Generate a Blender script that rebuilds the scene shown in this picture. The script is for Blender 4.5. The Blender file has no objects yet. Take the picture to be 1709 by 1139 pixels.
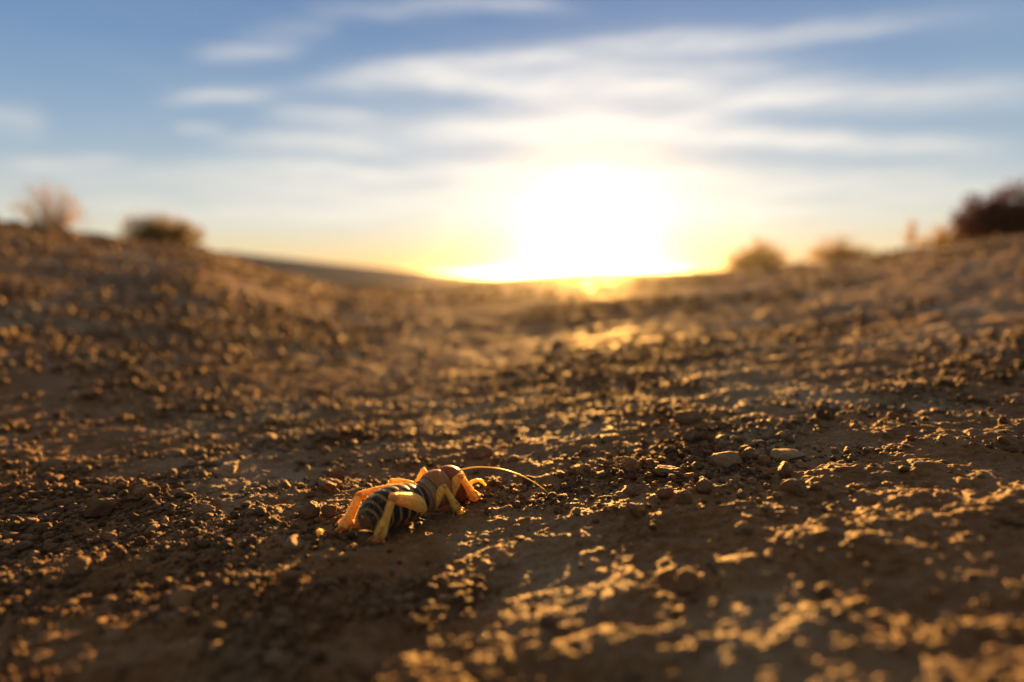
import bpy, math, random
import numpy as np
from mathutils import Vector, Matrix
from mathutils.bvhtree import BVHTree

# ------------------------------------------------------------------ camera, world, sun
S = bpy.context.scene
COL = S.collection
H = 0.080                       # lens height above the soil under the insect (metres)
PITCH = math.radians(6.88)
F = 20.0 / 36.0 * 1709          # focal length of the 1709 px wide photograph
cam_d = bpy.data.cameras.new("camera")
cam_d.lens = 20.0; cam_d.sensor_width = 36.0
cam_d.clip_start = 0.002; cam_d.clip_end = 60000
cam = bpy.data.objects.new("camera", cam_d); COL.objects.link(cam)
cam.location = (0, 0, H); cam.rotation_euler = (math.radians(90) - PITCH, 0, 0)
cam_d.dof.use_dof = True
cam_d.dof.focus_distance = 0.192
cam_d.dof.aperture_fstop = 4.3
cam_d.dof.aperture_blades = 0
S.camera = cam
S.view_settings.view_transform = 'Standard'
S.view_settings.look = 'None'
S.view_settings.exposure = 2.0
S.view_settings.gamma = 1.0
S.view_settings.use_curve_mapping = False

SUN_EL, SUN_AZ = math.radians(4.3), math.radians(7.6)   # azimuth clockwise from +Y
sun_dir = Vector((math.sin(SUN_AZ) * math.cos(SUN_EL), math.cos(SUN_AZ) * math.cos(SUN_EL), math.sin(SUN_EL)))
sl = bpy.data.lights.new("sun", 'SUN'); sl.energy = 5.0; sl.angle = math.radians(0.6)
sl.color = (1.0, 0.46, 0.095)
so = bpy.data.objects.new("sun", sl); COL.objects.link(so)
so.rotation_euler = (-sun_dir).to_track_quat('-Z', 'Y').to_euler()

def ray(px, py):
    """direction in the world of a photograph pixel, with y = 1"""
    u = (px - 854.5) / F; v = (569.5 - py) / F
    y = math.cos(PITCH) + v * math.sin(PITCH)
    z = -math.sin(PITCH) + v * math.cos(PITCH)
    return u / y, z / y

def azel(px, py):
    x, z = ray(px, py)
    return math.atan2(x, 1.0), math.atan2(z, math.hypot(x, 1.0))

# ---- world: Nishita sky, high thin cloud streaks, aureole of the low sun
W = bpy.data.worlds.new("World"); S.world = W; W.use_nodes = True
nt = W.node_tree; nt.nodes.clear()
WS = 0.10                        # background strength; colours below are divided by it
def nd(t, **k):
    n = nt.nodes.new(t)
    for a, b in k.items(): setattr(n, a, b)
    return n
def plug(sock, v):
    if isinstance(v, (int, float)): sock.default_value = v
    elif isinstance(v, tuple): sock.default_value = v
    else: nt.links.new(v, sock)
def M(op, a, b=None, c=None, clamp=False):
    n = nd('ShaderNodeMath', operation=op, use_clamp=clamp)
    plug(n.inputs[0], a)
    if b is not None: plug(n.inputs[1], b)
    if c is not None: plug(n.inputs[2], c)
    return n.outputs[0]
def MIX(fac, a, b, mode='MIX'):
    n = nd('ShaderNodeMix', data_type='RGBA', blend_type=mode)
    n.clamp_factor = (mode == 'MIX')
    plug(n.inputs[0], fac); plug(n.inputs[6], a); plug(n.inputs[7], b)
    return n.outputs[2]
def col(r, g, b, k=1.0): return (r * k / WS, g * k / WS, b * k / WS, 1.0)

sky = nd('ShaderNodeTexSky', sky_type='NISHITA')
sky.sun_disc = False; sky.sun_elevation = SUN_EL; sky.sun_rotation = SUN_AZ
sky.air_density = 1.0; sky.dust_density = 1.2; sky.ozone_density = 2.0
tc = nd('ShaderNodeTexCoord')
sep = nd('ShaderNodeSeparateXYZ'); nt.links.new(tc.outputs['Generated'], sep.inputs[0])
X, Y, Z = sep.outputs
AZ = M('ARCTAN2', X, Y)
EL = M('ARCSINE', M('MAXIMUM', M('MINIMUM', Z, 1.0), -1.0))
dotn = nd('ShaderNodeVectorMath', operation='DOT_PRODUCT')
nt.links.new(tc.outputs['Generated'], dotn.inputs[0]); dotn.inputs[1].default_value = tuple(sun_dir)
TH = M('ARCCOSINE', M('MINIMUM', dotn.outputs['Value'], 1.0))   # angle from the sun
# stretched coordinates for the cloud texture
def noise(sx, sy, scale, detail=4.0, rough=0.55, off=0.0):
    cb = nd('ShaderNodeCombineXYZ')
    plug(cb.inputs[0], M('MULTIPLY', AZ, sx)); plug(cb.inputs[1], M('MULTIPLY', EL, sy)); cb.inputs[2].default_value = off
    n = nd('ShaderNodeTexNoise'); n.inputs['Scale'].default_value = scale
    n.inputs['Detail'].default_value = detail; n.inputs['Roughness'].default_value = rough
    nt.links.new(cb.outputs[0], n.inputs['Vector']); return n.outputs['Fac']
warp = M('MULTIPLY', M('SUBTRACT', noise(1.0, 2.2, 3.1, 3.0), 0.5), 0.055)
ELW = M('ADD', EL, warp)
tex = noise(1.0, 7.0, 4.6, 5.0, 0.55, 3.3)
tex2 = noise(1.0, 5.0, 2.0, 3.0, 0.5, 9.1)
dens = None
# (x0,y0, x1,y1, sag, half width, strength): streaks given by their ends as they stand in the sky
STREAKS = [
    (520, 142, 1560, 34, -8, 13, 0.85), (540, 135, 880, 142, -6, 19, 0.8), (760, 145, 1400, 132, 0, 34, 0.78),
    (270, 169, 470, 158, -2, 10, 0.5), (450, 195, 630, 202, -4, 13, 0.6), (1020, 196, 1740, 138, -4, 19, 0.75),
    (660, 246, 1200, 204, -20, 17, 0.85), (370, 240, 660, 246, 0, 14, 0.65), (290, 216, 380, 218, 0, 9, 0.35),
    (560, 215, 1250, 225, 0, 34, 0.55), (1060, 236, 1660, 246, -7, 15, 0.8), (10, 273, 210, 272, 0, 10, 0.6),
    (200, 292, 920, 290, -4, 16, 0.85), (840, 284, 1640, 300, 0, 11, 0.5), (-160, 345, 1860, 335, 0, 42, 0.85),
    (-60, 188, 80, 200, 0, 20, 0.35), (330, 92, 510, 74, 0, 12, 0.4), (390, 62, 570, 28, 0, 18, 0.22), (560, 15, 960, 4, 0, 12, 0.4),
]
for (x0, y0, x1, y1, sag, hw, st) in STREAKS:
    a0, e0 = azel(x0, y0); a1, e1 = azel(x1, y1)
    am, em = azel((x0 + x1) / 2, (y0 + y1) / 2 + sag)
    s = (e1 - e0) / (a1 - a0); half = (a1 - a0) / 2
    q = (em - (e0 + e1) / 2)
    t = M('DIVIDE', M('SUBTRACT', AZ, (a0 + a1) / 2), half)          # -1 .. 1 along
    cen = M('ADD', M('MULTIPLY', t, (e1 - e0) / 2), (e0 + e1) / 2)
    cen = M('ADD', cen, M('MULTIPLY', M('SUBTRACT', 1.0, M('MULTIPLY', t, t)), q))
    dd = M('DIVIDE', M('SUBTRACT', ELW, cen), hw / F)
    g = M('EXPONENT', M('MULTIPLY', M('MULTIPLY', dd, dd), -1.0))
    t2 = M('MULTIPLY', t, t)
    end = M('EXPONENT', M('MULTIPLY', M('MULTIPLY', t2, t2), -1.3))
    m = M('MULTIPLY', M('MULTIPLY', g, end), min(st * 1.3, 0.95))
    dens = m if dens is None else M('SUBTRACT', M('ADD', dens, m), M('MULTIPLY', dens, m))
texm = M('MULTIPLY_ADD', M('ADD', M('MULTIPLY', tex, 0.6), M('MULTIPLY', noise(1.0, 12.0, 7.0, 5.0, 0.55, 6.3), 0.4)), 3.6, -1.15, clamp=True)
dens = M('MULTIPLY', dens, M('MULTIPLY_ADD', texm, 0.85, 0.28), clamp=True)
veil = M('MULTIPLY', M('SUBTRACT', M('MULTIPLY_ADD', tex2, 1.8, -0.35, clamp=True), 0.2, clamp=True), 0.16)
dens = M('SUBTRACT', M('ADD', dens, veil), M('MULTIPLY', dens, veil))
elc = M('MAXIMUM', EL, 0.0)
# base sky: Nishita, cooled and lifted; deeper blue upward, cream low down
def expf(x, k): return M('EXPONENT', M('MULTIPLY', x, -1.0 / k))
base = MIX(1.0, sky.outputs[0], (0.9, 1.0, 1.1, 1.0), 'MULTIPLY')
blue = MIX(M('DIVIDE', elc, 0.42, clamp=True), col(0.21, 0.47, 0.76), col(0.058, 0.185, 0.44))
base = MIX(0.9, base, blue)
low = expf(elc, 0.13)
base = MIX(M('MULTIPLY', low, 0.9), base, MIX(expf(TH, 0.75), col(0.78, 0.70, 0.41), col(1.3, 1.08, 0.58)))
vlow = M('EXPONENT', M('MULTIPLY', M('POWER', M('DIVIDE', elc, 0.060), 2.0), -1.0))
base = MIX(M('MULTIPLY', vlow, 0.8), base, MIX(expf(TH, 0.6), col(0.86, 0.64, 0.28), col(0.95, 0.66, 0.28)))
vv = M('EXPONENT', M('MULTIPLY', M('POWER', M('DIVIDE', elc, 0.020), 2.0), -1.0))
base = MIX(M('MULTIPLY', vv, 0.8), base, MIX(expf(TH, 0.6), col(0.78, 0.42, 0.15), col(1.15, 0.52, 0.13)))
cloudc = MIX(expf(TH, 0.45), col(0.60, 0.61, 0.63), col(1.1, 1.05, 0.98))
cloudc = MIX(M('MULTIPLY', expf(elc, 0.17), 0.9), cloudc, MIX(expf(TH, 0.75), col(0.76, 0.71, 0.55), col(1.35, 1.24, 1.0)))
skyc = MIX(M('MULTIPLY', dens, M('SUBTRACT', 0.9, M('MULTIPLY', vlow, 0.75))), base, cloudc)
# above the view an added, even warm grey sheet fills the shadows
skyc = MIX(M('DIVIDE', M('SUBTRACT', EL, 0.46), 0.25, clamp=True), skyc, col(0.31, 0.27, 0.21))
# the sky opposite the sunset is dimmer
anti = M('DIVIDE', M('SUBTRACT', TH, 0.95), 0.9, clamp=True)
skyc = MIX(anti, skyc, MIX(1.0, skyc, (0.85, 0.75, 0.62, 1.0), 'MULTIPLY'))
# aureole
a1 = M('MULTIPLY', M('EXPONENT', M('MULTIPLY', M('POWER', M('DIVIDE', TH, 0.038), 2.0), -1.0)), 0.9)
a2 = M('MULTIPLY', expf(TH, 0.10), 0.26)
a3 = M('MULTIPLY', expf(TH, 0.30), 0.012)
def addc(base_, fac, c): return MIX(fac, base_, c, 'ADD')
skyc = addc(skyc, a1, col(1.0, 0.85, 0.55))
skyc = addc(skyc, a2, col(1.0, 0.97, 0.90))
skyc = addc(skyc, a3, col(1.0, 0.93, 0.78))
bg = nd('ShaderNodeBackground'); bg.inputs["Strength"].default_value = WS * 0.258
nt.links.new(skyc, bg.inputs['Color'])
wo = nd('ShaderNodeOutputWorld'); nt.links.new(bg.outputs[0], wo.inputs['Surface'])
W.cycles.sampling_method = 'MANUAL'; W.cycles.sample_map_resolution = 1024
S.cycles.use_denoising = True
S.cycles.max_bounces = 6; S.cycles.volume_bounces = 0
S.cycles.sample_clamp_indirect = 4.0

# ------------------------------------------------------------------ helpers
rng = np.random.default_rng(11)
random.seed(5)

def hash2(ix, iy, seed):
    h = (ix.astype(np.int64) * 374761393 + iy.astype(np.int64) * 668265263 + seed * 1442695041) & 0xFFFFFFFF
    h = ((h ^ (h >> 13)) * 1274126177) & 0xFFFFFFFF
    h = ((h ^ (h >> 15)) * 2246822519) & 0xFFFFFFFF
    return (h ^ (h >> 16)) & 0xFFFFFFFF

def perlin(x, y, seed=0):
    x0 = np.floor(x); y0 = np.floor(y); fx = x - x0; fy = y - y0
    u = fx * fx * fx * (fx * (fx * 6 - 15) + 10); v = fy * fy * fy * (fy * (fy * 6 - 15) + 10)
    def g(dx, dy):
        a = hash2(x0 + dx, y0 + dy, seed).astype(np.float64) * (2 * math.pi / 4294967296.0)
        return np.cos(a) * (fx - dx) + np.sin(a) * (fy - dy)
    n0 = g(0, 0) * (1 - u) + g(1, 0) * u
    n1 = g(0, 1) * (1 - u) + g(1, 1) * u
    return (n0 * (1 - v) + n1 * v) * 1.5

def sstep(a, b, x):
    t = np.clip((x - a) / (b - a), 0, 1); return t * t * (3 - 2 * t)

def make_mesh(name, verts, faces_flat, loop_n, mats=(), smooth=True):
    """verts (n,3); faces_flat indices; loop_n = verts per face (int) or array"""
    me = bpy.data.meshes.new(name)
    verts = np.ascontiguousarray(verts, dtype=np.float32)
    faces_flat = np.ascontiguousarray(faces_flat, dtype=np.int32).ravel()
    nf = len(faces_flat) // loop_n
    me.vertices.add(len(verts)); me.vertices.foreach_set('co', verts.ravel())
    me.loops.add(len(faces_flat)); me.loops.foreach_set('vertex_index', faces_flat)
    me.polygons.add(nf)
    me.polygons.foreach_set('loop_start', np.arange(nf, dtype=np.int32) * loop_n)
    me.polygons.foreach_set('loop_total', np.full(nf, loop_n, dtype=np.int32))
    if smooth: me.polygons.foreach_set('use_smooth', np.ones(nf, dtype=bool))
    for m in mats: me.materials.append(m)
    me.update(calc_edges=True)
    return me

def link(name, me, parent=None, loc=None):
    o = bpy.data.objects.new(name, me); COL.objects.link(o)
    if parent is not None: o.parent = parent
    if loc is not None: o.location = loc
    return o

def tag(o, label=None, cat=None, group=None, kind=None):
    if label: o['label'] = label
    if cat: o['category'] = cat
    if group: o['group'] = group
    if kind: o['kind'] = kind
    return o

# ------------------------------------------------------------------ materials
def new_mat(name):
    m = bpy.data.materials.new(name); m.use_nodes = True
    t = m.node_tree; b = t.nodes['Principled BSDF']
    return m, t, b

def soil_material(name, c1, c2, c3, bump=0.0011, scale=1.0, vary_object=False):
    m, t, b = new_mat(name)
    N = t.nodes.new; L = t.links.new
    tcn = N('ShaderNodeTexCoord')
    vec = tcn.outputs['Object']
    if vary_object:
        geo = N('ShaderNodeNewGeometry'); vec = geo.outputs['Position']
    def nz(sc, det, rough=0.6):
        n = N('ShaderNodeTexNoise'); n.inputs['Scale'].default_value = sc * scale
        n.inputs['Detail'].default_value = det; n.inputs['Roughness'].default_value = rough
        L(vec, n.inputs['Vector']); return n.outputs['Fac']
    def rmp(f, a, b_):
        r = N('ShaderNodeMapRange'); r.inputs[1].default_value = a; r.inputs[2].default_value = b_
        L(f, r.inputs[0]); return r.outputs[0]
    def mx(f, a, b_, mode='MIX'):
        n = N('ShaderNodeMix'); n.data_type = 'RGBA'; n.blend_type = mode
        if isinstance(f, float): n.inputs[0].default_value = f
        else: L(f, n.inputs[0])
        for s_, v in ((6, a), (7, b_)):
            if isinstance(v, tuple): n.inputs[s_].default_value = v
            else: L(v, n.inputs[s_])
        return n.outputs[2]
    c = mx(rmp(nz(40, 6), 0.38, 0.62), c1 + (1,), c2 + (1,))
    c = mx(rmp(nz(260, 5, 0.7), 0.52, 0.72), c, c3 + (1,))
    c = mx(rmp(nz(11, 5, 0.55), 0.50, 0.62), c, (0.40, 0.305, 0.20, 1))
    oi = N('ShaderNodeObjectInfo')
    sp = nz(1500, 3, 0.7)
    c = mx(rmp(sp, 0.3, 0.75), mx(0.35, c, (0.02, 0.015, 0.01, 1)), c)
    if vary_object:
        k = N('ShaderNodeMapRange'); L(oi.outputs['Random'], k.inputs[0])
        k.inputs[3].default_value = 0.72; k.inputs[4].default_value = 1.2
        cc = N('ShaderNodeCombineColor')
        for i in range(3): L(k.outputs[0], cc.inputs[i])
        c = mx(1.0, c, cc.outputs[0], 'MULTIPLY')
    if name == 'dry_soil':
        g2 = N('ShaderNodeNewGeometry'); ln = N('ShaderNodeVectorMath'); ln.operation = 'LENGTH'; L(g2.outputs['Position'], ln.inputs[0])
        c = mx(rmp(ln.outputs['Value'], 24.0, 38.0), c, (0.07, 0.095, 0.125, 1))  # far ground turns blue-grey: the fade of distance haze put into its colour
    if name == 'soil_crumbs':
        g3 = N('ShaderNodeNewGeometry')
        rr = N('ShaderNodeValToRGB'); L(g3.outputs['Random Per Island'], rr.inputs[0])
        for p_, cl in ((0.0, (.5, .46, .42, 1)), (0.4, (.85, .82, .8, 1)), (0.8, (1.1, 1.05, 1.0, 1)), (1.0, (1.5, 1.5, 1.5, 1))):
            e_ = rr.color_ramp.elements.new(p_) if 0 < p_ < 1 else rr.color_ramp.elements[0 if p_ == 0 else -1]
            e_.color = cl
        c = mx(1.0, c, rr.outputs[0], 'MULTIPLY')
    L(c, b.inputs['Base Color'])
    b.inputs['Roughness'].default_value = 0.66
    b.inputs['Specular IOR Level'].default_value = 0.22
    bn = N('ShaderNodeBump'); bn.inputs['Strength'].default_value = 0.9; bn.inputs['Distance'].default_value = bump
    h = N('ShaderNodeMath'); h.operation = 'ADD'
    h0 = N('ShaderNodeMath'); h0.operation = 'MULTIPLY_ADD'; L(nz(480, 3, 0.6), h0.inputs[0]); h0.inputs[1].default_value = 1.6
    L(nz(1400, 5, 0.75), h0.inputs[2]); L(h0.outputs[0], h.inputs[0])
    vn = N('ShaderNodeTexVoronoi'); vn.inputs['Scale'].default_value = 1100 * scale; L(vec, vn.inputs['Vector'])
    mm = N('ShaderNodeMath'); mm.operation = 'MULTIPLY'; mm.inputs[1].default_value = -0.6; L(vn.outputs['Distance'], mm.inputs[0])
    L(mm.outputs[0], h.inputs[1])
    L(h.outputs[0], bn.inputs['Height']); L(bn.outputs[0], b.inputs['Normal'])
    return m

SOIL1, SOIL2, SOIL3 = (0.24, 0.132, 0.058), (0.34, 0.197, 0.090), (0.44, 0.28, 0.14)
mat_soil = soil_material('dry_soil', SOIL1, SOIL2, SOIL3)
mat_grit = soil_material('soil_crumbs', SOIL1, (0.26, 0.17, 0.10), SOIL3, vary_object=True)
mat_stone = soil_material('brown_stone', (0.15, 0.08, 0.04), (0.23, 0.135, 0.07), (0.32, 0.21, 0.12), bump=0.0003, vary_object=True)

# ------------------------------------------------------------------ terrain
SIL = [(-120, 365), (0, 374), (100, 387), (200, 400), (330, 414), (430, 444), (560, 478), (700, 476), (850, 463),
       (980, 450), (1100, 454), (1200, 453), (1300, 445), (1450, 430), (1500, 419), (1600, 404), (1709, 394), (1830, 385)]
sil_az = np.array([azel(a, b)[0] for a, b in SIL]); sil_t = np.array([math.tan(azel(a, b)[1]) for a, b in SIL])
R_px = [(-120, 3.2), (0, 3.4), (330, 3.8), (430, 5.0), (520, 9.0), (640, 24.0), (760, 42.0), (880, 46.0), (1000, 38.0), (1100, 29.0), (1200, 21.0), (1300, 15.0), (1400, 10.0), (1550, 6.5), (1709, 5.0), (1830, 5.0)]
r_az = np.array([azel(a, 450)[0] for a, b in R_px]); r_v = np.array([b for a, b in R_px])
FB = [(380, 421), (430, 427), (560, 441), (700, 454), (790, 463)]
fb_az = np.array([azel(a, b)[0] for a, b in FB]); fb_t = np.array([math.tan(azel(a, b)[1]) for a, b in FB])
CRX, CRY = -0.032, 0.173       # where the insect stands

def macro(x, y):
    r = np.hypot(x, y) + 1e-9; az = np.arctan2(x, y)
    back = sstep(1.0, 2.2, np.abs(az))
    te = np.interp(az, sil_az, sil_t) * (1 - back)
    R = np.exp(np.interp(az, r_az, np.log(r_v)))
    xp = np.logaddexp(0, (x + 0.02) / 0.012) * 0.012
    zn = 0.026 * np.tanh(xp * 0.15 / 0.026) - 0.010 * np.tanh(np.maximum(-x - 0.06, 0) * 0.04 / 0.010)
    s = sstep(math.log(0.28), 1.0, np.log(r) / 1.0 - 0 * r) if False else sstep(0, 1, (np.log(r) - math.log(0.28)) / (np.log(R) - math.log(0.28)))
    rr = np.minimum(r, R)
    z = zn * (1 - s) + (H + rr * te) * s
    lr = np.log(r / 3.0)
    z = z - rr * 0.026 * np.exp(-(lr / 1.15) ** 2) * np.exp(-((az + 0.02) / 0.26) ** 2)
    z = z + 0.036 * np.maximum(0.168 - np.maximum(y, 0.02), 0) * (1 - sstep(0.3, 0.8, r))
    z = z - 0.014 * sstep(0.19, 0.75, y) * (1 - sstep(0.8, 2.5, r))
    over = np.maximum(r - R, 0)
    k = 0.6
    fall = np.where(over < k, over * over / (2 * k), over - k / 2) * 0.30
    z = z - 9 * (1 - np.exp(-fall / 9))
    # a low far bank closing the valley on the left
    fb = H + r * np.interp(az, fb_az, fb_t)
    on = sstep(26, 40, r) * (1 - sstep(60, 110, r)) * sstep(fb_az[0] - 0.25, fb_az[0], az) * (1 - sstep(fb_az[-1], fb_az[-1] + 0.08, az))
    z = np.where(on > 0, z * (1 - on) + np.maximum(z, fb) * on, z)
    return z

OCT = [  # wavelength, amplitude / wavelength, stretch
    (40.0, 0.004, 1.0), (9.0, 0.004, 1.0), (3.0, 0.006, 1.0), (1.1, 0.011, 1.3), (0.45, 0.014, 2.0), (0.20, 0.018, 2.0),
    (0.095, 0.013, 2.0), (0.046, 0.020, 2.0), (0.022, 0.034, 1.9), (0.011, 0.072, 1.6), (0.0056, 0.14, 1.4),
    (0.0029, 0.19, 1.2), (0.0015, 0.20, 1.0), (0.0008, 0.13, 1.0)]
CA, SA = math.cos(math.radians(14)), math.sin(math.radians(14))

def detail(x, y, spacing, near_damp):
    z = np.zeros_like(x)
    r = np.hypot(x, y)
    u0 = x * CA + y * SA; v0 = -x * SA + y * CA
    for i, (lam, amp, st) in enumerate(OCT):
        w = sstep(1.6, 3.2, lam / spacing)
        big = sstep(0.3 * lam, 3.0 * lam, r)                 # keeps very long swells from lifting the near soil
        idx = np.nonzero((w * big) > 0.002)[0]
        if len(idx) == 0: continue
        n = perlin(u0[idx] / (lam * st) + 17.3 * i, v0[idx] / lam - 9.1 * i, i * 7 + 3)
        a = amp * lam
        if 0.02 < lam < 0.5: n = 0.5 * n + 0.75 * (0.35 - np.abs(n))     # creased
        if lam >= 0.02: a = a * near_damp[idx]
        z[idx] += n * a * w[idx] * big[idx]
    # broken crust plates: thin layered steps
    idx = np.nonzero(spacing < 0.01)[0]
    if len(idx):
        X_, Y_, sp = u0[idx], v0[idx], spacing[idx]
        q = perlin(X_ / 0.060, Y_ / 0.034, 91) + 0.5 * perlin(X_ / 0.021, Y_ / 0.013, 92) + 0.28 * perlin(X_ / 0.008, Y_ / 0.006, 93) + 0.12 * perlin(X_ / 0.003, Y_ / 0.003, 94)
        st = 0.0
        for th, hh in ((-0.35, 0.0006), (0.0, 0.0008), (0.33, 0.0007), (0.62, 0.0006)):
            st = st + hh * sstep(th - 0.035, th + 0.035, q)
        z[idx] += (st - 0.0012) * (1 - sstep(0.003, 0.01, sp)) * (0.25 + 0.75 * near_damp[idx])
        # larger layers further out
    idx = np.nonzero((spacing < 0.08) & (r > 0.3))[0]
    if len(idx):
        X_, Y_, sp, rr = u0[idx], v0[idx], spacing[idx], r[idx]
        q = perlin(X_ / 0.40, Y_ / 0.20, 81) + 0.5 * perlin(X_ / 0.16, Y_ / 0.09, 82) + 0.3 * perlin(X_ / 0.06, Y_ / 0.04, 83)
        st = 0.0
        for th in (-0.4, -0.1, 0.2, 0.5):
            st = st + 0.002 * sstep(th - 0.06, th + 0.06, q)
        z[idx] += (st - 0.0035) * sstep(0.35, 1.0, rr) * (1 - sstep(0.03, 0.08, sp))
    # loose granular ground: rounded crumbs pushed up where the grit mask is high
    return z

def damp(x, y):
    d2 = ((x - CRX) / 0.045) ** 2 + ((y - CRY) / 0.030) ** 2
    e2 = ((x - 0.005) / 0.075) ** 2 + ((y - 0.235) / 0.065) ** 2
    return (1 - 0.85 * np.exp(-d2 ** 2)) * (1 - 0.6 * np.exp(-e2 ** 2))

def height(x, y, spacing=None):
    x = np.atleast_1d(np.asarray(x, float)); y = np.atleast_1d(np.asarray(y, float))
    if spacing is None: spacing = np.maximum(np.hypot(x, y) * 0.0022, 0.0003)
    z = macro(x, y)
    nd_ = damp(x, y)
    d2 = ((x - CRX) / 0.045) ** 2 + ((y - CRY) / 0.030) ** 2
    return z + detail(x, y, spacing, nd_) - OFFSET * np.exp(-d2 ** 2 * 0.4) - np.exp(-d2) * 0.0019 * np.clip((x - CRX + 0.004) / 0.016, -0.25, 1)
OFFSET = 0.0

def ground_point(px, py):
    dx, dz = ray(px, py)
    ys = np.exp(np.linspace(math.log(0.07), math.log(14.0), 2600))
    hz = height(dx * ys, ys, ys * 0.004)
    below = np.nonzero(H + dz * ys < hz)[0]
    k = below[0] if len(below) else len(ys) - 1
    yk = ys[k]; return dx * yk, yk, float(hz[k])

# graded grid: fine near the insect, coarser with distance, all the way round
dth = 0.00175
fine = np.arange(-0.86, 0.86, dth)
coarse = np.linspace(0.86, 2 * math.pi - 0.86, 130)
az = np.concatenate([fine, coarse]); az = az[:-1] if abs(az[-1] - (2 * math.pi - 0.86)) < 1e-9 else az
rs = [0.004, 0.012, 0.025, 0.045]
r_ = 0.062
while r_ < 5200:
    rs.append(r_)
    if r_ < 0.085: q = 0.005
    elif r_ < 0.50: q = 0.0021
    elif r_ < 2.5: q = 0.0042
    elif r_ < 15: q = 0.009
    else: q = 0.035
    r_ *= 1 + q
rs = np.array(rs); nr, na = len(rs), len(az)
dr = np.gradient(rs)
RR, AA = np.meshgrid(rs, az, indexing='ij')
sp = np.maximum(RR * np.where(np.abs(((AA + math.pi) % (2 * math.pi)) - math.pi) < 0.87, dth, 0.035), dr[:, None] * 0.9).ravel()
GX = (RR * np.sin(AA)).ravel(); GY = (RR * np.cos(AA)).ravel()
GZ0 = height([CRX], [CRY], np.array([0.0006]))[0]
OFFSET = float(height([CRX] * 1, [CRY], np.array([0.004]))[0]) - 0.0008
GZ = height(GX, GY, sp)
verts = np.column_stack([GX, GY, GZ])
verts = np.vstack([verts, [[0, 0, GZ[0]]]])
i0 = np.arange(nr - 1)[:, None] * na + np.arange(na)[None, :]
j1 = (np.arange(na) + 1) % na
i1 = np.arange(nr - 1)[:, None] * na + j1[None, :]
quads = np.stack([i0, i0 + na, i1 + na, i1], axis=-1).reshape(-1, 4)
quads = quads[:, ::-1]
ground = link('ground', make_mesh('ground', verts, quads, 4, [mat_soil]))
tag(ground, kind='structure')

# ------------------------------------------------------------------ stones and crumbs
def ico(sub):
    import bmesh
    bm = bmesh.new(); bmesh.ops.create_icosphere(bm, subdivisions=sub, radius=1.0)
    v = np.array([p.co[:] for p in bm.verts]); f = np.array([[q.index for q in p.verts] for p in bm.faces]); bm.free()
    return v, f
ICO1, ICO2, ICO4 = ico(1), ico(2), ico(5)

def stone_shape(base, g, cuts=7, rough=0.10, depth=0.62):
    v = base[0].copy()
    for _ in range(cuts):
        n = g.normal(size=3); n /= np.linalg.norm(n); d = g.uniform(depth, 0.92)
        k = v @ n; over = np.maximum(k - d, 0); v -= (over * 0.93)[:, None] * n
    p = g.uniform(0, 50, 3)
    nrm = v / np.linalg.norm(v, axis=1)[:, None]
    amp = rough
    for sc in (1.3, 2.7, 5.5, 11.0, 21.0):
        d = perlin(v[:, 0] * sc + p[0] + v[:, 2] * sc * .7, v[:, 1] * sc + p[1] - v[:, 2] * sc * .6, int(p[2])) 
        v += nrm * (d * amp)[:, None]; amp *= 0.52
    return v

def stone_mesh(name, g, sx, sy, sz, mat, cuts=7, rough=0.10, base=None):
    base = base or ICO4
    v = stone_shape(base, g, cuts, rough) * np.array([sx, sy, sz])
    return make_mesh(name, v, base[1], 3, [mat])

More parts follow.
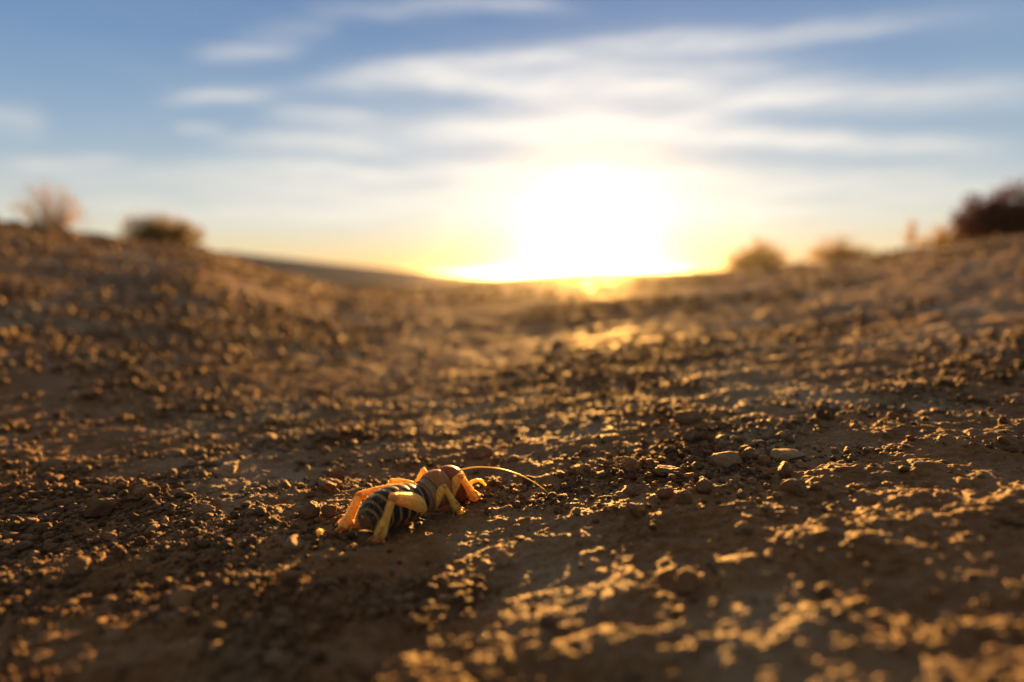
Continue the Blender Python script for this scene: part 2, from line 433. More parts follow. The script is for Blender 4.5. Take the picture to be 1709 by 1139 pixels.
# (px, py of its middle, width px, height px, label, name, cat)
NAMED = [
    (158, 852, 50, 34, 'angular brown stone with a sunlit rim on the soil near the left edge', 'stone'),
    (124, 946, 44, 36, 'smooth rounded dark stone at lower left, in front of the angular stone', 'stone'),
    (340, 853, 30, 26, 'crumbly clod with a bright rim between the left stones and the cricket', 'clod'),
    (484, 911, 46, 28, 'rounded clod on the soil just left of the cricket hind foot', 'clod'),
    (515, 852, 38, 30, 'ribbed rounded pebble behind the cricket hind leg, larger of two', 'pebble'),
    (548, 853, 28, 24, 'small round pebble touching the ribbed one behind the cricket hind leg', 'pebble'),
    (545, 812, 44, 22, 'flat crumbly clod behind the ribbed pebble, left of the cricket', 'clod'),
    (562, 793, 34, 22, 'thin upright flake of crust with glowing edge behind the crumbly clod', 'flake'),
    (1218, 772, 58, 24, 'flat slab shaped stone at the back of the pebble patch, right of the antenna', 'stone'),
    (1254, 761, 28, 24, 'reddish round pebble resting at the far corner of the flat slab stone', 'pebble'),
    (1277, 771, 20, 17, 'small pebble just right of the flat slab stone', 'pebble'),
    (1313, 787, 34, 28, 'reddish blocky stone between the slab and the smooth oval stone', 'stone'),
    (1331, 815, 48, 28, 'smooth oval stone at the right end of the pebble patch', 'stone'),
    (1320, 763, 60, 14, 'low flat plate of soil lying behind the reddish blocky stone', 'stone'),
    (1158, 727, 36, 26, 'squarish stone standing behind the pebble patch with a pale top', 'stone'),
    (1150, 699, 50, 20, 'pale flat shard lying just behind the squarish stone', 'stone'),
    (1053, 778, 34, 28, 'rounded clod at the back left of the pebble patch', 'clod'),
    (1112, 790, 40, 16, 'low flattish clod behind the middle of the pebble patch', 'clod'),
    (1143, 832, 28, 24, 'round pebble at the front of the pebble patch', 'pebble'),
    (1176, 815, 32, 24, 'round pebble in the middle of the pebble patch, below the slab stone', 'pebble'),
    (1110, 826, 30, 20, 'oval pebble at the front left of the pebble patch', 'pebble'),
    (1066, 853, 34, 24, 'dark clod on the soil below the tip of the antenna', 'clod'),
    (1150, 974, 50, 38, 'blurred dark stone in the foreground below the pebble patch', 'stone'),
    (839, 934, 30, 34, 'blurred dark upright clod in the foreground below the antenna', 'clod'),
    (300, 1003, 56, 30, 'blurred broad dark stone in the left foreground', 'stone'),
    (480, 965, 34, 26, 'blurred small rounded stone in front of the cricket, to its left', 'stone'),
    (551, 726, 36, 20, 'pale topped stone out on the soil beyond the cricket', 'stone'),
    (376, 787, 46, 26, 'jagged clod with lit edge behind and left of the cricket', 'clod'),
    (800, 758, 50, 20, 'low dark clod on the soil directly behind the cricket head', 'clod'),
    (146, 661, 34, 16, 'bright sunlit shard on the left bank, nearer of the pair', 'shard'),
    (180, 645, 30, 14, 'bright sunlit shard on the left bank, farther of the pair', 'shard'),
    (233, 824, 44, 24, 'clod with a bright rim just behind the angular left stone', 'clod'),
]
pix = {}
occupied = []
for i, (px, py, w, h, label, cat) in enumerate(NAMED):
    g = np.random.default_rng(100 + i)
    gx, gy, gz = ground_point(px, py + h * 0.40)
    dist = gy * 1.0
    sx = w / 2 / F * dist * 1.06; sz = h / 2 / F * dist * 1.15
    flat = w / h > 2
    sy = sx * g.uniform(0.6, 0.85)
    rot = g.uniform(0, 6.28) if not flat else g.uniform(-0.25, 0.25)
    if cat == 'flake': sy = sx * 0.22; rot = -0.3
    smoothy = 'round' in label or 'oval' in label or 'smooth' in label
    me = stone_mesh(cat, g, sx, sy, sz, mat_stone if cat in ('stone', 'pebble', 'shard') else mat_grit,
                    cuts=7 if smoothy else 12, rough=0.09 if smoothy else (0.16 if cat in ('clod',) else 0.09))
    zc = float(height([gx], [gy + sy * 0.6], np.array([gy * 0.01]))[0])
    o = link(cat, me, loc=(gx, gy + sy * 0.6, zc + sz * 0.55))
    o.rotation_euler = (g.uniform(-0.15, 0.15), g.uniform(-0.15, 0.15), rot * (1 if sx / max(sy, 1e-6) < 1.7 else 0.05))
    tag(o, label, cat, 'stones and clods on the soil')
    occupied.append((gx, gy, sx))

# loose pebbles of the patch right of the insect and others, each its own object with its own mesh kind
kinds = []
for k in range(14):
    g = np.random.default_rng(300 + k)
    kinds.append(stone_mesh('pebble', g, 1, g.uniform(0.75, 1), g.uniform(0.6, 0.85), mat_grit, cuts=9, rough=0.15, base=ico(4)))
def scatter(n, pxr, pyr, sr, label, group, g, core=None):
    k = 0
    while k < n:
        if core is not None:
            px, py = g.normal(core[0], core[2]), g.normal(core[1], core[3])
        else: px, py = g.uniform(*pxr), g.uniform(*pyr)
        if not (pxr[0] < px < pxr[1] and pyr[0] < py < pyr[1]): continue
        gx, gy, gz = ground_point(px, py)
        if ((gx - CRX) / 0.026) ** 2 + ((gy - CRY) / 0.02) ** 2 < 1: continue
        s = sr[0] * (sr[1] / sr[0]) ** (g.random() ** 1.8) / 2 / F * gy
        if any((gx - a) ** 2 + (gy - b) ** 2 < (s + c) ** 2 * 0.8 for a, b, c in occupied): k += 0.2; continue
        occupied.append((gx, gy, s))
        o = link('pebble', kinds[int(g.integers(14))], loc=(gx, gy, gz + s * 0.35))
        o.scale = (s, s, s); o.rotation_euler = (g.uniform(-.4, .4), g.uniform(-.4, .4), g.uniform(0, 6.28))
        tag(o, label, 'pebble', group); k += 1
g = np.random.default_rng(77)
scatter(120, (940, 1400), (745, 870), (8, 24), 'small rounded crumb of soil in the pebble patch right of the antenna', 'crumbs of the pebble patch', g, core=(1150, 805, 105, 26))
scatter(50, (0, 600), (790, 960), (7, 20), 'small loose soil crumb on the ground left of the cricket', 'loose crumbs left of the cricket', g)
scatter(45, (0, 620), (640, 790), (9, 26), 'blurred soil crumb on the ground behind and left of the cricket', 'blurred crumbs behind the cricket', g)
scatter(30, (950, 1700), (860, 1100), (10, 30), 'blurred soil crumb in the right foreground', 'blurred crumbs in the right foreground', g)
scatter(30, (0, 800), (950, 1120), (10, 30), 'blurred soil crumb in the left foreground', 'blurred crumbs in the left foreground', g)

# countless finer grit: one object
def grit(n, base, rmin, rmax, smin, smax, seed):
    g = np.random.default_rng(seed)
    r = np.exp(g.uniform(math.log(rmin), math.log(rmax), n * 3)); a = g.uniform(-0.84, 0.84, n * 3)
    x, y = r * np.sin(a), r * np.cos(a)
    m = perlin(x / (0.10 * (r / 0.2) ** 0.6), y / (0.06 * (r / 0.2) ** 0.6), 5) + 0.5 * perlin(x / 0.03, y / 0.02, 6)
    # the pebble patch and the rough left bank are thick with grit
    pxp = (x / np.maximum(y, 1e-6))
    patch = np.exp(-((x - 0.062) / 0.045) ** 2 - ((y - 0.20) / 0.022) ** 2) * 1.2
    left = sstep(-0.1, -0.5, pxp) * np.where(r > 0.35, 0.85, 0.45)
    patch = patch + 0.22 * (r > 0.5)
    keep = g.random(n * 3) < np.clip(-0.10 + m * 1.2 + patch + left, 0.015, 1)
    cr = ((x - CRX) / 0.022) ** 2 + ((y - CRY) / 0.016) ** 2 < 1
    keep &= ~cr
    x, y, r = x[keep][:n], y[keep][:n], r[keep][:n]; n = len(x)
    s = r * smin * (smax / smin) ** (g.random(n) ** 2.9)
    z = height(x, y, np.maximum(r * 0.003, 0.0004)) + s * 0.25
    shapes = [stone_shape(base, np.random.default_rng(seed + 50 + k), 9, 0.24, 0.5) for k in range(12)]
    nv = len(base[0]); V = np.empty((n, nv, 3))
    kk = g.integers(0, 12, n); th = g.uniform(0, 6.28, n); c, s_ = np.cos(th), np.sin(th)
    for k in range(12):
        i = np.nonzero(kk == k)[0]
        b = shapes[k][None] * (s[i][:, None, None] * np.stack([g.uniform(.7, 1.2, len(i)), g.uniform(.7, 1.2, len(i)), g.uniform(.35, .95, len(i))], -1)[:, None, :])
        V[i, :, 0] = b[:, :, 0] * c[i][:, None] - b[:, :, 1] * s_[i][:, None] + x[i][:, None]
        V[i, :, 1] = b[:, :, 0] * s_[i][:, None] + b[:, :, 1] * c[i][:, None] + y[i][:, None]
        V[i, :, 2] = b[:, :, 2] + z[i][:, None]
    Fc = (base[1][None] + (np.arange(n) * nv)[:, None, None]).reshape(-1, 3)
    return V.reshape(-1, 3), Fc
parts = [grit(42000, ICO1, 0.115, 0.34, 0.0010, 0.0060, 1), grit(3500, ICO2, 0.12, 0.30, 0.006, 0.012, 9), grit(14000, ICO1, 0.32, 1.2, 0.0014, 0.010, 2),
         grit(13000, ICO1, 1.2, 12.0, 0.0018, 0.008, 3), grit(9000, ICO2, 0.075, 0.135, 0.003, 0.020, 4)]
V_, F_, o_ = [], [], 0
for v, f in parts: V_.append(v); F_.append(f + o_); o_ += len(v)
gr = link('gravel', make_mesh('gravel', np.vstack(V_), np.vstack(F_), 3, [mat_grit], smooth=False))
tag(gr, 'countless fine crumbs of dry soil strewn over the ground', 'gravel', kind='stuff')

# ------------------------------------------------------------------ the insect
def P(px, py, y):
    dx, dz = ray(px, py); return Vector((dx * y, y, H + dz * y))

def spline(pts, rad, n):
    """Catmull-Rom through points with radii"""
    p = [np.array(q[:]) for q in pts]; m = len(p)
    out, ro, tt = [], [], []
    for k in range(n):
        t = k / (n - 1) * (m - 1); i = min(int(t), m - 2); f = t - i
        a, b, c, d = p[max(i - 1, 0)], p[i], p[i + 1], p[min(i + 2, m - 1)]
        ra, rb, rc, rd = rad[max(i - 1, 0)], rad[i], rad[i + 1], rad[min(i + 2, m - 1)]
        h = lambda A, B, C, D: 0.5 * (2 * B + (C - A) * f + (2 * A - 5 * B + 4 * C - D) * f * f + (3 * B - A - 3 * C + D) * f ** 3)
        out.append(h(a, b, c, d)); ro.append(max(h(ra, rb, rc, rd), 1e-5)); tt.append(t)
    return np.array(out), np.array(ro), np.array(tt)

def tube(pts, rad, n=40, seg=20, up=Vector((0, 0, 1)), flat=1.0, mod=None):
    c, r, t = spline(pts, rad, n)
    V, T, PH = [], [], []
    for k in range(n):
        d = c[min(k + 1, n - 1)] - c[max(k - 1, 0)]; d /= np.linalg.norm(d) + 1e-12
        s = np.cross(d, np.array(up)); s /= np.linalg.norm(s) + 1e-12; u = np.cross(s, d)
        for j in range(seg):
            ph = 2 * math.pi * j / seg
            rr = r[k] * (mod(t[k], ph) if mod else 1.0)
            V.append(c[k] + s * math.cos(ph) * rr + u * math.sin(ph) * rr * flat); T.append(t[k]); PH.append(ph)
    V.append(c[0]); V.append(c[-1]); T += [0, t[-1]]; PH += [0, 0]
    Fq = []
    for k in range(n - 1):
        for j in range(seg):
            a, b = k * seg + j, k * seg + (j + 1) % seg
            Fq.append((a, b, b + seg, a + seg))
    for j in range(seg):
        Fq.append((n * seg, (j + 1) % seg, j)); Fq.append((n * seg + 1, (n - 1) * seg + j, (n - 1) * seg + (j + 1) % seg))
    return V, Fq, T, PH

bits = []      # (verts, faces, kind, t, phi)
def add(kind, *a, **k): bits.append((kind,) + tube(*a, **k))
# abdomen: nine overlapping rings
spA = [P(609, 873, .1590), P(617, 866, .1618), P(632, 857, .1650), P(652, 849, .1688), P(675, 842, .1730), P(694, 836, .1765), P(706, 831, .1790)]
rA = [.0016, .0042, .0060, .0067, .0065, .0056, .0044]
NSEG = 9
def abd(t, ph):
    u = (t / 6.0) * NSEG; f = u - math.floor(u)
    ridge = 0.965 + 0.055 * (1 - abs(2 * f - 1) ** 3) 
    belly = 1.0 if math.sin(ph) > -0.3 else 0.93
    return ridge * belly
add('abdomen', spA, rA, n=190, seg=72, flat=0.98, mod=abd)
# meso/metathorax, pronotum
spT = [P(697, 836, .1772), P(706, 831, .1788), P(716, 825, .1805), P(727, 818, .1825), P(737, 813, .1842)]
add('thorax', spT, [.0046, .0053, .0056, .0058, .0050], n=90, seg=56, mod=lambda t, ph: 1 + 0.028 * math.sin(t * 2 * math.pi * 0.95) ** 3)
spN = [P(716, 824, .1807), P(724, 818, .1822), P(733, 812, .1838), P(741, 808, .1852)]
add('pronotum', spN, [.0052, .0061, .0060, .0050], n=60, seg=56)
# head: big rounded capsule, face turned down
spH = [P(736, 807, .1842), P(744, 805, .1858), P(753, 808, .1872), P(762, 819, .1882), P(768, 832, .1886)]
add('head', spH, [.0040, .0056, .0057, .0045, .0026], n=70, seg=56)
add('jaw', [P(758, 824, .1865), P(768, 836, .1880), P(775, 842, .1895)], [.0022, .0017, .0007], n=24, seg=16)
add('jaw', [P(766, 822, .1900), P(776, 836, .1908), P(780, 841, .1910)], [.0020, .0015, .0007], n=24, seg=16)

def leg(att, knee, foot, rf, rt, tarsus, spines=True, mid=None):
    a, k, f = att, knee, foot
    m1 = a.lerp(k, 0.3) + Vector((0, 0, 0.0008)); m2 = a.lerp(k, 0.72) + Vector((0, 0, 0.0005))
    add('femur', [a, m1, m2, k], [rf * 0.70, rf, rf * 0.74, rf * 0.45], n=44, seg=26)
    add('knee', [k.lerp(a, 0.10), k, k.lerp(f, 0.08)], [rf * 0.42, rf * 0.48, rt * 0.6], n=16, seg=20)
    add('tibia', [k, k.lerp(f, .12), k.lerp(f, .55), k.lerp(f, .88), f], [rt * .55, rt * 0.62, rt * .78, rt * 1.05, rt * 0.72], n=44, seg=22)
    d = (f - k).normalized()
    if spines:
        s = d.cross(Vector((0, 0.3, 1))).normalized(); u = s.cross(d)
        for j, (tt, an) in enumerate([(.98, .3), (.98, 1.5), (.98, 2.8), (.98, 4.2), (.84, 0.0), (.84, 3.0), (.68, 0.2), (.70, 3.2), (.97, 5.3)]):
            b = k.lerp(f, tt); dr_ = (s * math.cos(an) + u * math.sin(an))
            b0 = b + dr_ * rt * 0.5
            add('spine', [b0, b0 + dr_ * rt * .7 + d * rt * .6, b0 + dr_ * rt * 1.25 + d * rt * 1.5], [rt * .34, rt * .24, rt * .06], n=8, seg=10)
    tr = [f] + tarsus
    rad = []
    for i in range(len(tr)): rad.append(rt * (0.55 if i < len(tr) - 1 else 0.36))
    add('tarsus', tr, rad, n=10 * len(tr), seg=16, mod=lambda t, ph: 1 + 0.16 * math.sin(t * 9))

# right side (towards the lens)
leg(P(704, 850, .1735), P(656, 831, .1628), P(632, 898, .1590), .0030, .00180, [P(627, 905, .1578), P(618, 908, .1570)])
leg(P(722, 848, .1775), P(741, 812, .1775), P(763, 850, .1795),   .0018, .00135, [P(770, 855, .1805), P(790, 852, .1825)])
leg(P(748, 832, .1835), P(768, 794, .1820), P(794, 833, .1885), .0021, .00160, [P(801, 837, .1895), P(821, 829, .1935)])
# left side (away from the lens)
leg(P(690, 826, .1800), P(600, 827, .1745), P(573, 886, .1655), .0028, .00205, [P(565, 894, .1640), P(550, 903, .1622), P(538, 900, .1620), P(531, 884, .1622)])
leg(P(700, 822, .1835), P(654, 803, .1870), P(640, 824, .1900), .0018, .0013, [P(630, 828, .191)])
leg(P(714, 815, .1860), P(707, 784, .1890), P(694, 812, .1935), .0015, .0012, [P(690, 822, .1935)])
add('tarsus', [P(776, 818, .1905), P(786, 806, .1935), P(800, 802, .1960), P(811, 810, .1975)], [.0007, .0007, .0006, .0004], n=24, seg=12, mod=lambda t, ph: 1 + 0.15 * math.sin(t * 9))
# mouth palps
add('tarsus', [P(768, 832, .1880), P(776, 846, .1880), P(783, 850, .1885)], [.0006, .0006, .0005], n=16, seg=12)
# cerci at the tail
add('spine', [P(607, 866, .160), P(603, 862, .1582)], [.0006, .0002], n=8, seg=8)

KINDS_ = ['abdomen', 'thorax', 'pronotum', 'head', 'jaw', 'femur', 'knee', 'tibia', 'spine', 'tarsus']
allv, allf, vk, vt, vp = [], [], [], [], []
for kind, v, f, t, p in bits:
    o = len(allv); allv += [tuple(q) for q in v]; allf += [tuple(i + o for i in q) for q in f]
    vk += [KINDS_.index(kind)] * len(v); vt += t; vp += p
src = bpy.data.meshes.new('insect_shells'); src.from_pydata(allv, [], allf)
tmp = link('insect_shells', src)
# make sure every shell faces outward
import bmesh
bm = bmesh.new(); bm.from_mesh(src); bmesh.ops.recalc_face_normals(bm, faces=bm.faces); bm.to_mesh(src); bm.free()
rm = tmp.modifiers.new('r', 'REMESH'); rm.mode = 'VOXEL'; rm.voxel_size = 0.00013; rm.use_smooth_shade = True
smm = tmp.modifiers.new('s', 'SMOOTH'); smm.iterations = 3; smm.factor = 0.5
dg = bpy.context.evaluated_depsgraph_get()
body = bpy.data.meshes.new_from_object(tmp.evaluated_get(dg))
body.name = 'cricket_body'
bv = BVHTree.FromPolygons(allv, allf)
fv = [q[0] for q in allf]
nv = len(body.vertices); co = np.empty(nv * 3, dtype=np.float32); body.vertices.foreach_get('co', co); co = co.reshape(-1, 3)
allv_np = np.array(allv)
kk = np.zeros(nv, int); tt = np.zeros(nv); pp = np.zeros(nv)
for i in range(nv):
    loc, no, idx, dist = bv.find_nearest(Vector(co[i].tolist()))
    q = allf[idx]; best = min(q, key=lambda a: (allv_np[a][0] - co[i][0]) ** 2 + (allv_np[a][1] - co[i][1]) ** 2 + (allv_np[a][2] - co[i][2]) ** 2)
    kk[i] = vk[best]; tt[i] = vt[best]; pp[i] = vp[best]

AMB = np.array([0.86, 0.50, 0.10]); AMB2 = np.array([0.50, 0.26, 0.08])
C = np.tile(AMB, (nv, 1)); SS = np.ones(nv)
n1 = perlin(co[:, 0] * 700 + co[:, 2] * 500, co[:, 1] * 700 - co[:, 2] * 400, 4)[:, None]
ab = kk == 0
u = tt / 6.0 * NSEG; f = u - np.floor(u)
top = sstep(-0.55, 0.1, np.sin(pp))
band = sstep(0.10, 0.24, f) * (1 - sstep(0.93, 0.99, f))
tailend = sstep(0.6, 0.1, tt)
light = np.array([0.30, 0.18, 0.07]); dark = np.array([0.012, 0.013, 0.010]); bel = np.array([0.30, 0.17, 0.08])
cc = light * (1 - band[:, None]) + dark * band[:, None]
cc = cc * top[:, None] + (bel * (1 - 0.72 * band[:, None])) * (1 - top[:, None])
cc = cc * (1 - tailend[:, None] * 0.75) + np.array([0.13, 0.06, 0.025]) * tailend[:, None] * 0.75
C[ab] = cc[ab]; SS[ab] = 0.25
C[kk == 1] = [0.27, 0.165, 0.09]; st_ = (kk == 1) & (np.abs(np.sin(tt * 2.9)) < 0.22); C[st_] = [0.09, 0.05, 0.03]; SS[kk == 1] = 0.35
C[kk == 2] = [0.34, 0.145, 0.055]; ed = (kk == 2) & ((tt < 0.5) | (tt > 2.7)); C[ed] = [0.13, 0.05, 0.02]; SS[kk == 2] = 0.3
C[kk == 3] = [0.29, 0.085, 0.028]; SS[kk == 3] = 0.3
C[kk == 4] = [0.10, 0.03, 0.015]; SS[kk == 4] = 0.2
C[kk == 6] = AMB2
tb = kk == 7; e = sstep(3.2, 4.0, tt)[:, None]
C[tb] = (AMB * (1 - e * .6) + np.array([0.45, 0.13, 0.03]) * e * .6)[tb]
lg = np.isin(kk, [5, 7]); ends = np.where(kk == 5, sstep(2.6, 3.0, tt), sstep(0.5, 0.0, tt)) * lg
C *= (1 - 0.45 * ends)[:, None] * np.array([1, .9, .8]) ** ends[:, None]
C *= 1 - (lg * 0.16 * (np.abs(np.sin(pp * 2.5 + 0.4)) > 0.93))[:, None]
n2 = perlin(co[:, 0] * 2600 + co[:, 2] * 1700, co[:, 1] * 2600 - co[:, 2] * 1500, 14)[:, None]
C *= 1 + 0.22 * n2
C[kk == 8] = [0.45, 0.16, 0.04]
C *= (1 + 0.22 * n1)
C = np.clip(C, 0.003, 0.95)
ca = body.color_attributes.new('pigment', 'FLOAT_COLOR', 'POINT')
ca.data.foreach_set('color', np.column_stack([C, SS]).astype(np.float32).ravel())
m, t, b = new_mat('insect_cuticle')
at = t.nodes.new('ShaderNodeAttribute'); at.attribute_name = 'pigment'
t.links.new(at.outputs['Color'], b.inputs['Base Color']); t.links.new(at.outputs['Alpha'], b.inputs['Subsurface Weight'])
b.inputs['Subsurface Radius'].default_value = (1.0, 0.95, 0.55); b.inputs['Subsurface Scale'].default_value = 0.0045
b.inputs['Roughness'].default_value = 0.42; b.inputs['Specular IOR Level'].default_value = 0.2
nz = t.nodes.new('ShaderNodeTexNoise'); nz.inputs['Scale'].default_value = 1800; nz.inputs['Detail'].default_value = 4
bp = t.nodes.new('ShaderNodeBump'); bp.inputs['Strength'].default_value = 0.5; bp.inputs['Distance'].default_value = 0.00022
g_ = t.nodes.new('ShaderNodeNewGeometry'); t.links.new(g_.outputs['Position'], nz.inputs['Vector'])
t.links.new(nz.outputs['Fac'], bp.inputs['Height']); t.links.new(bp.outputs[0], b.inputs['Normal'])
mat_cut = m
body.materials.clear(); body.materials.append(mat_cut)
body.polygons.foreach_set('use_smooth', np.ones(len(body.polygons), dtype=bool))
bpy.data.objects.remove(tmp); bpy.data.meshes.remove(src)
cricket = link('jerusalem_cricket', body)
tag(cricket, 'amber legged jerusalem cricket with a black banded abdomen crawling away over the soil', 'cricket')

def simple_tube(name, pts, rad, mat, parent, n=60, seg=10, mod=None):
    v, f, _, _ = tube(pts, rad, n=n, seg=seg, mod=mod)
    me = bpy.data.meshes.new(name); me.from_pydata([tuple(q) for q in v], [], f); me.materials.append(mat)
    bm = bmesh.new(); bm.from_mesh(me); bmesh.ops.recalc_face_normals(bm, faces=bm.faces); bm.to_mesh(me); bm.free()
    for p in me.polygons: p.use_smooth = True
    return link(name, me, parent)
m, t, b = new_mat('antenna_amber')
b.inputs['Base Color'].default_value = (0.90, 0.72, 0.20, 1); b.inputs['Subsurface Weight'].default_value = 1.0
b.inputs['Subsurface Radius'].default_value = (1, .9, .5); b.inputs['Subsurface Scale'].default_value = 0.0005; b.inputs['Roughness'].default_value = 0.35
mat_ant = m
simple_tube('antenna', [P(766, 787, .1855), P(775, 783, .187), P(800, 780, .188), P(835, 783, .189), (P(870, 794, .190)), P(900, 811, .1905), P(922, 829, .1905)],
            [.00036, .00030, .00024, .00021, .00019, .00016, .00011], mat_ant, cricket, n=150, mod=lambda t, ph: 1 + 0.12 * math.sin(t * 60))
m, t, b = new_mat('eye_black'); b.inputs['Base Color'].default_value = (0.008, 0.006, 0.005, 1); b.inputs['Roughness'].default_value = 0.15
for c in (P(762, 803, .1842), P(757, 792, .1905)):
    v = ICO2[0] * np.array([.0007, .0007, .0010])
    link('eye', make_mesh('eye', v, ICO2[1], 3, [m]), cricket, loc=c)

# fine bristles on the legs and the tail end
no = np.empty(nv * 3, dtype=np.float32); body.vertices.foreach_get('normal', no); no = no.reshape(-1, 3)
gh = np.random.default_rng(8)
wt = np.where(np.isin(kk, [5]), 0.5, np.where(np.isin(kk, [7, 9]), 1.6, np.where((kk == 0) & (tt < 2.0), 0.9, np.where(kk == 0, 0.12, 0.1))))
pick = gh.choice(nv, 4200, replace=False, p=wt / wt.sum())
HV, HF = [], []
for i in pick:
    n_ = no[i] / (np.linalg.norm(no[i]) + 1e-9); d_ = n_ + gh.normal(0, 0.45, 3) + np.array([-.25, -.25, -0.3]); d_ /= np.linalg.norm(d_)
    L_ = gh.uniform(0.0003, 0.0010) * (1.3 if kk[i] == 0 else 1.0); s_ = np.cross(d_, [0, 0, 1.0]); s_ /= np.linalg.norm(s_) + 1e-9; u_ = np.cross(s_, d_); w_ = 0.000028
    b0 = len(HV); c0 = co[i] - n_ * 0.00005
    HV += [c0 + s_ * w_, c0 - s_ * w_ * .5 + u_ * w_ * .87, c0 - s_ * w_ * .5 - u_ * w_ * .87, c0 + d_ * L_]
    HF += [(b0, b0 + 1, b0 + 3), (b0 + 1, b0 + 2, b0 + 3), (b0 + 2, b0, b0 + 3)]
link('hair', make_mesh('hair', np.array(HV), np.array(HF), 3, [mat_ant], smooth=False), cricket)

# ------------------------------------------------------------------ plants on the two banks
m, t, b = new_mat('dry_twig'); b.inputs['Base Color'].default_value = (0.16, 0.095, 0.05, 1); b.inputs['Roughness'].default_value = 0.8
mat_twig = m
def leaf_mat(name, c):
    m, t, b = new_mat(name)
    n = t.nodes.new('ShaderNodeTexNoise'); n.inputs['Scale'].default_value = 14
    r = t.nodes.new('ShaderNodeValToRGB'); t.links.new(n.outputs['Fac'], r.inputs[0])
    r.color_ramp.elements[0].position = .35; r.color_ramp.elements[1].position = .7
    r.color_ramp.elements[0].color = tuple(k * .7 for k in c) + (1,); r.color_ramp.elements[1].color = tuple(min(k * 1.4, 1) for k in c) + (1,)
    t.links.new(r.outputs[0], b.inputs['Base Color']); b.inputs['Roughness'].default_value = 0.7
    tr = t.nodes.new('ShaderNodeBsdfTranslucent'); t.links.new(r.outputs[0], tr.inputs[0])
    mxs = t.nodes.new('ShaderNodeMixShader'); mxs.inputs[0].default_value = 0.5
    out = t.nodes['Material Output']; t.links.new(b.outputs[0], mxs.inputs[1]); t.links.new(tr.outputs[0], mxs.inputs[2]); t.links.new(mxs.outputs[0], out.inputs[0])
    return m
leaf_tan = leaf_mat('dry_leaf', (0.40, 0.27, 0.05)); leaf_olive = leaf_mat('olive_leaf', (0.26, 0.20, 0.06)); leaf_red = leaf_mat('rust_leaf', (0.06, 0.016, 0.007))

def plant(px, py, w, h, label, cat, name, leaf, nst, nlf, spread, seed, leafsize=0.035, top=1.0, dense=1.0):
    """rooted on the ridge at photograph pixel px; w, h as seen there"""
    g = np.random.default_rng(seed)
    a, _ = azel(px, 450)
    R = float(np.exp(np.interp(a, r_az, np.log(r_v)))) * g.uniform(0.93, 0.98)
    x, y = R * math.sin(a), R * math.cos(a); z = float(height([x], [y], np.array([0.05]))[0])
    k = y / F                     # metres per photograph pixel there
    Wd, Hd = w * k / 2, h * k
    root = bpy.data.objects.new(name, None); COL.objects.link(root); root.location = (x, y, z)
    tag(root, label, cat, 'plants growing on the banks')
    SV, SF, LV, LF = [], [], [], []
    tips = []
    for s in range(nst):
        th = g.uniform(0, 6.28); q = math.sqrt(g.random()) 
        ex, ey = Wd * q * math.cos(th) * spread, Wd * q * math.sin(th) * spread * 0.9
        hh = Hd * math.sqrt(max(0.03, 1 - q * q)) * (g.uniform(0.75, 1.08) if dense < 1 else g.uniform(0.25, 1.08)) * top
        p0 = np.array([ex * 0.12, ey * 0.12, -0.03 * Hd]); p2 = np.array([ex, ey, hh]); p1 = (p0 + p2) / 2 + np.array([ex * .15, ey * .15, hh * .08]) + g.normal(0, 0.03 * Hd, 3)
        r0 = max(0.0016, Hd * 0.012)
        nseg = 7; base = len(SV); prev = None
        for i in range(nseg):
            t_ = i / (nseg - 1); c = (1 - t_) ** 2 * p0 + 2 * t_ * (1 - t_) * p1 + t_ * t_ * p2; rr = r0 * (1 - 0.8 * t_)
            for j in range(4):
                an = j * math.pi / 2; SV.append(c + rr * np.array([math.cos(an), math.sin(an), 0]))
            if i:
                for j in range(4):
                    A = base + (i - 1) * 4; SF.append((A + j, A + (j + 1) % 4, A + 4 + (j + 1) % 4, A + 4 + j))
            if t_ > 0.25: tips.append((c, t_))
    tips_c = np.array([c for c, _ in tips])
    for l in range(nlf):
        c = tips_c[int(g.integers(len(tips_c)))] + g.normal(0, 0.075 * Hd * dense, 3)
        if c[2] < 0.0: continue
        n = g.normal(size=3); n /= np.linalg.norm(n); u = np.cross(n, g.normal(size=3)); u /= np.linalg.norm(u); v = np.cross(n, u)
        s = leafsize * Hd * g.uniform(.6, 1.4)
        b_ = len(LV); LV += [c - u * s, c - v * s * .35, c + u * s, c + v * s * .35]; LF.append((b_, b_ + 1, b_ + 2, b_ + 3))
    link('stem', make_mesh('stem', np.array(SV), np.array(SF), 4, [mat_twig], smooth=False), root)
    if LV: link('foliage', make_mesh('foliage', np.array(LV), np.array(LF), 4, [leaf], smooth=False), root)
    return root
plant(92, 385, 120, 78, 'sparse tan weed with thin upright stalks on the left bank near the edge', 'weed', 'dry_weed', leaf_tan, 60, 1500, 0.9, 21, 0.03, dense=0.6)
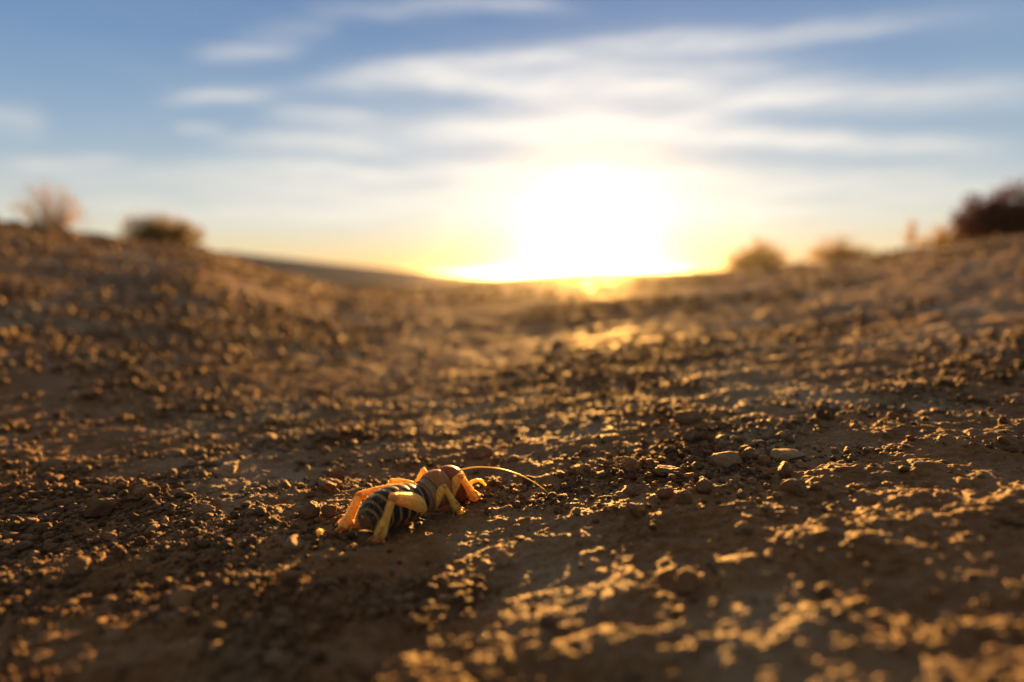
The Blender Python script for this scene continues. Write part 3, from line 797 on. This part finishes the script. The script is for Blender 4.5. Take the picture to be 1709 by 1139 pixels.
plant(275, 405, 135, 52, 'round low olive bush on the left bank right of the stalky weed', 'bush', 'desert_bush', leaf_olive, 90, 5200, 1.0, 22, 0.06)
plant(1264, 450, 96, 46, 'low golden bush on the right bank, closest to the sun', 'bush', 'desert_bush', leaf_tan, 80, 4200, 1.0, 23, 0.07)
plant(1400, 438, 110, 42, 'low wispy dry brush on the right bank between the golden bush and the thin stalk', 'brush', 'dry_brush', leaf_tan, 90, 2600, 1.0, 24, 0.06)
plant(1516, 418, 26, 56, 'single thin upright stalk with a bushy tip on the right bank', 'stalk', 'dry_stalk', leaf_tan, 4, 160, 0.5, 25, 0.06, dense=0.7)
plant(1575, 410, 90, 34, 'low tan brush beside the dark red bush on the right bank', 'brush', 'dry_brush', leaf_tan, 80, 2400, 1.0, 26, 0.06)
plant(1672, 398, 155, 86, 'large dark rust coloured bush at the right edge of the right bank', 'bush', 'desert_bush', leaf_red, 130, 9000, 1.0, 27, 0.05)
plant(-12, 376, 40, 90, 'tall thin dry weed cut off by the left edge of the frame', 'weed', 'dry_weed', leaf_tan, 10, 120, 0.7, 28, 0.03, dense=0.6)

# ------------------------------------------------------------------ haze slab added to spread the low sun's glare
HAZE = 0.0018
if HAZE > 0:
    x0, x1, y0, y1, z0, z1 = -5300, 5300, -5300, 5300, -13.0, 1.35
    vv = np.array([[a, b_, c] for c in (z0, z1) for b_ in (y0, y1) for a in (x0, x1)], float)
    ff = np.array([[0, 2, 3, 1], [4, 5, 7, 6], [0, 1, 5, 4], [2, 6, 7, 3], [0, 4, 6, 2], [1, 3, 7, 5]])
    m, t, b = new_mat('glare_haze'); t.nodes.remove(b)
    pv = t.nodes.new('ShaderNodeVolumePrincipled'); pv.inputs['Density'].default_value = HAZE
    pv.inputs['Color'].default_value = (0.80, 0.86, 1.0, 1); pv.inputs['Anisotropy'].default_value = 0.935
    t.links.new(pv.outputs[0], t.nodes['Material Output'].inputs['Volume'])
    hz = link('haze', make_mesh('haze', vv, ff, 4, [m], smooth=False)); tag(hz, kind='stuff')
